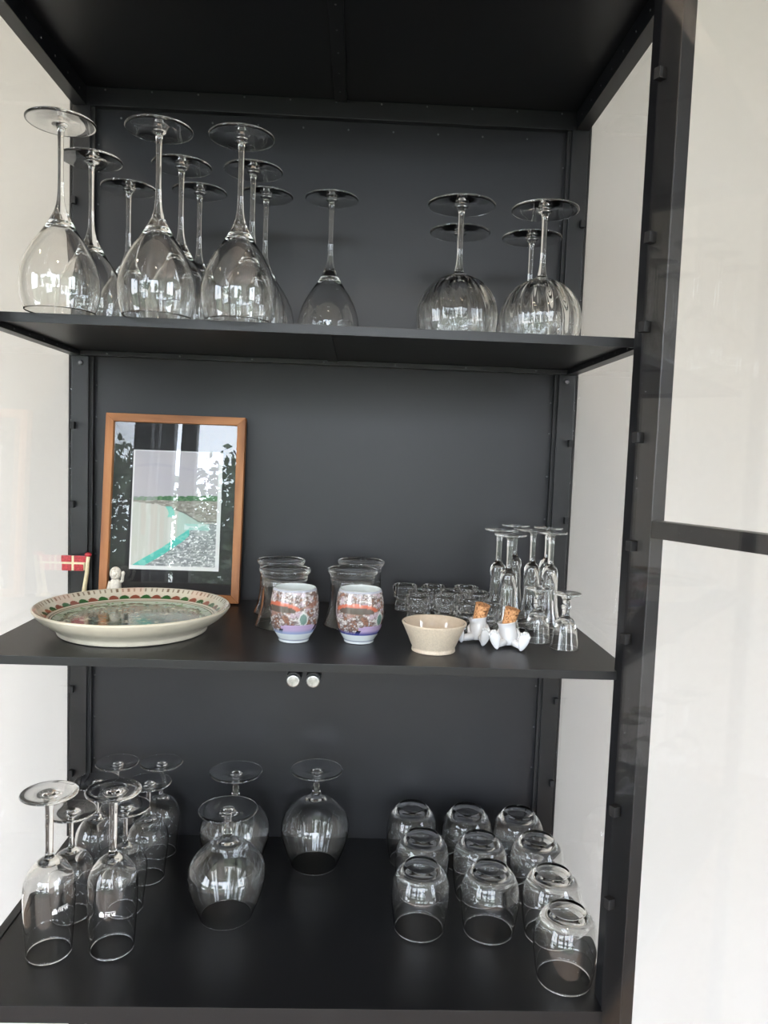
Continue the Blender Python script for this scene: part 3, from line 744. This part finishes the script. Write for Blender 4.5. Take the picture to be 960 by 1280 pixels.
fi = empty('stone_figurine', (.090, .312, Z1)); tag(fi, 'tiny pale ceramic hooded figurine with oval face before the framed picture', 'figurine')
bm = bmesh.new()
bp = spline([(0, 0), (.0082, 0), (.0090, .003), (.0084, .016), (.0088, .026), (.0082, .034), (.0052, .0385), (0, .040)], 3)
me = lathe_mesh('x', [(float(a), float(q)*.98) for a, q in bp], 20); me.transform(Matrix.Diagonal((1.0, .75, 1, 1))); bm.from_mesh(me); bpy.data.meshes.remove(me)
for s in (-1, 1): tube(bm, [(s*.0035, -.002, 0.0005), (s*.0038, -.003, .016)], [.0042, .0038], 10)
from_bm('body', bm, FIGC, fi, True)
bm = bmesh.new(); ell(bm, Vector((0, 0, .047)), (.0088, .0070, .0100), 20, 14)
ell(bm, Vector((0, -.0062, .0465)), (.0034, .0020, .0046), 12, 8); ell(bm, Vector((0, -.0080, .0460)), (.0008, .0010, .0014), 8, 6)
for k in range(14):
    a = 2*PI*k/14; ell(bm, Vector((.0052*math.cos(a), -.0056, .0465+.0066*math.sin(a))), (.0014, .0014, .0016), 8, 6)
from_bm('head', bm, FIGC, fi, True)
for s in (-1, 1):
    bm = bmesh.new()
    if s < 0: tube(bm, [(-.0078, -.001, .034), (-.0098, -.003, .024), (-.0070, -.0062, .016)], [.0026, .0024, .0020], 10)
    else: tube(bm, [(.0078, -.001, .034), (.0112, -.003, .036), (.0128, -.005, .046)], [.0026, .0024, .0022], 10); ell(bm, Vector((.013, -.0052, .0480)), (.0028, .0026, .0036), 10, 8)
    from_bm('arm', bm, FIGC, fi, True)

# ------------------------------------------------------------------ framed picture leaning on the back panel
PWD, PHT = .2170, .2920
TILT = math.atan2(.0305, PHT)
pf = empty('framed_picture', (.1675, .3290, Z1+.0018), (-TILT, 0, 0))
tag(pf, 'oak framed waterfall print behind reflective glass, leaning on the back panel', 'picture')
def bar(pts, m):     # mitred bar: quad (x,z) extruded in y
    bm = bmesh.new(); A = [bm.verts.new((p[0], -.004, p[1])) for p in pts]; B = [bm.verts.new((p[0], .010, p[1])) for p in pts]
    bm.faces.new(A); bm.faces.new(B[::-1])
    for i in range(4): bm.faces.new((A[(i+1) % 4], A[i], B[i], B[(i+1) % 4]))
    bmesh.ops.recalc_face_normals(bm, faces=bm.faces[:]); bmesh.ops.bevel(bm, geom=bm.edges[:], offset=.0005, segments=1, affect='EDGES')
    return from_bm('frame_bar', bm, m, pf)
w2, fwid = PWD/2, .0125
bar([(-w2, 0), (w2, 0), (w2-fwid, fwid), (-w2+fwid, fwid)], OAKH); bar([(-w2, PHT), (-w2+fwid, PHT-fwid), (w2-fwid, PHT-fwid), (w2, PHT)], OAKH)
bar([(-w2, 0), (-w2+fwid, fwid), (-w2+fwid, PHT-fwid), (-w2, PHT)], OAK); bar([(w2, 0), (w2, PHT), (w2-fwid, PHT-fwid), (w2-fwid, fwid)], OAK)
box('backing', -w2+fwid-.003, w2-fwid+.003, .0050, .0080, fwid-.003, PHT-fwid+.003, BACKING, pf)
box('glazing', -w2+fwid-.002, w2-fwid+.002, .0004, .0024, fwid-.002, PHT-fwid+.002, pane_mat('picture_glass', (.98, .985, .98), .043), pf)
# the print: a waterfall, painted per vertex on a fine grid
PX0, PX1, PZ0, PZ1 = -.0655, .0740, .0490, .2365
nx, nz = 150, 200
gx, gz = np.meshgrid(np.linspace(0, 1, nx+1), np.linspace(0, 1, nz+1))
vs = [(float(PX0+(PX1-PX0)*a), .0046, float(PZ0+(PZ1-PZ0)*q)) for a, q in zip(gx.ravel(), gz.ravel())]
fs = [(j*(nx+1)+i, j*(nx+1)+i+1, (j+1)*(nx+1)+i+1, (j+1)*(nx+1)+i) for j in range(nz) for i in range(nx)]
nb = len(vs)
vs += [(PX0, .0050, PZ0), (PX1, .0050, PZ0), (PX1, .0050, PZ1), (PX0, .0050, PZ1)]
fs += [(nb+3, nb+2, nb+1, nb), (0, nb, nb+1, nx), ((nx+1)*nz, (nx+1)*(nz+1)-1, nb+2, nb+3)]
me = bpy.data.meshes.new('print'); me.from_pydata(vs, [], fs)
u, v = gx.ravel(), gz.ravel()
c = np.tile(np.array([.50, .47, .50]), (len(u), 1))
c = mixc(c, (np.abs(v-.86-.02*np.sin(u*6)) < .012)*.25, (.36, .33, .42)); c = mixc(c, vnoise(u*6, v*14, 20)*.3, (.42, .40, .46))
fall = v < .575; c = np.where(fall[:, None], np.array([.56, .53, .48]), c)
c = mixc(c, (fall & (vnoise(u*26, v*2.2, 21) > .5))*.30, (.52, .62, .58)); c = mixc(c, (fall & (vnoise(u*55, v*3, 22) > .66))*.35, (.66, .66, .64))
c = mixc(c, (fall & (vnoise(u*9+2, v*2.5, 23) > .60) & (u > .3))*.45, (.32, .60, .52))
hor = .585+.012*u
tre = (v > hor-.012) & (v < hor+.012+.022*u+.014*vnoise(u*40, v*2, 24)); c = mixc(c, tre*np.where(u > .28, 1., .55), (.045, .15, .06))
c = mixc(c, (tre & (vnoise(u*60, v*80, 25) > .6))*.6, (.15, .30, .14))
cl_lo = np.interp(u, [0, .3, .45, .6, .75, 1], [.565, .545, .52, .48, .415, .415]); cliff = (v < hor-.008) & (v > cl_lo)
c = np.where(cliff[:, None], np.array([.33, .31, .27]), c); c = mixc(c, (cliff & (vnoise(u*22, v*90, 26) > .55))*.6, (.18, .16, .14)); c = mixc(c, (cliff & (vnoise(u*30, v*120, 27) > .7))*.6, (.60, .58, .52))
c = mixc(c, (np.abs(v-cl_lo) < .005)*(u > .45)*.9, (.10, .085, .08))
tg = (np.abs(u-.42-.03*np.sin(v*30)) < .035) & (v > .44) & (v < .535); c = mixc(c, tg*.8, (.10, .55, .45))
edge = np.interp(u, [.0, .12, .35, .6, .68, .85, 1], [.0, .06, .165, .30, .36, .40, .40])
river = (v > edge-.050) & (v < edge+.018) & (u < .66); riv2 = (v > .335) & (v < .395) & (u >= .60) & (u < .88)
below = (v < edge-.02) | ((u > .86) & (v < .40)) | ((u > .66) & (v < .345))
c = np.where(below[:, None], np.array([.25, .27, .28]), c)
c = mixc(c, (below & (vnoise(u*26, v*110, 28) > .52))*.65, (.50, .52, .53)); c = mixc(c, (below & (vnoise(u*60, v*120, 29) > .74))*.9, (.85, .86, .86)); c = mixc(c, (below & (vnoise(u*20, v*70, 30) < .25))*.6, (.10, .11, .12))
c = mixc(c, river*.95, (.055, .50, .42)); c = mixc(c, (river & (vnoise(u*24, v*60, 31) > .66))*.5, (.28, .66, .58)); c = mixc(c, riv2*.7, (.36, .68, .62)); c = mixc(c, (riv2 & (vnoise(u*30, v*60, 32) > .6))*.7, (.75, .80, .78))
ed = (u < .018) | (u > .955) | (v < .032) | (v > .990); c = np.where(ed[:, None], np.array([.80, .80, .80]), c)
set_paint(me, np.vstack([c, np.full((4, 3), .8)]))
link('art_print', me, vcol('watercolour_print', .6, 0), pf)['label'] = 'waterfall print with turquoise river'
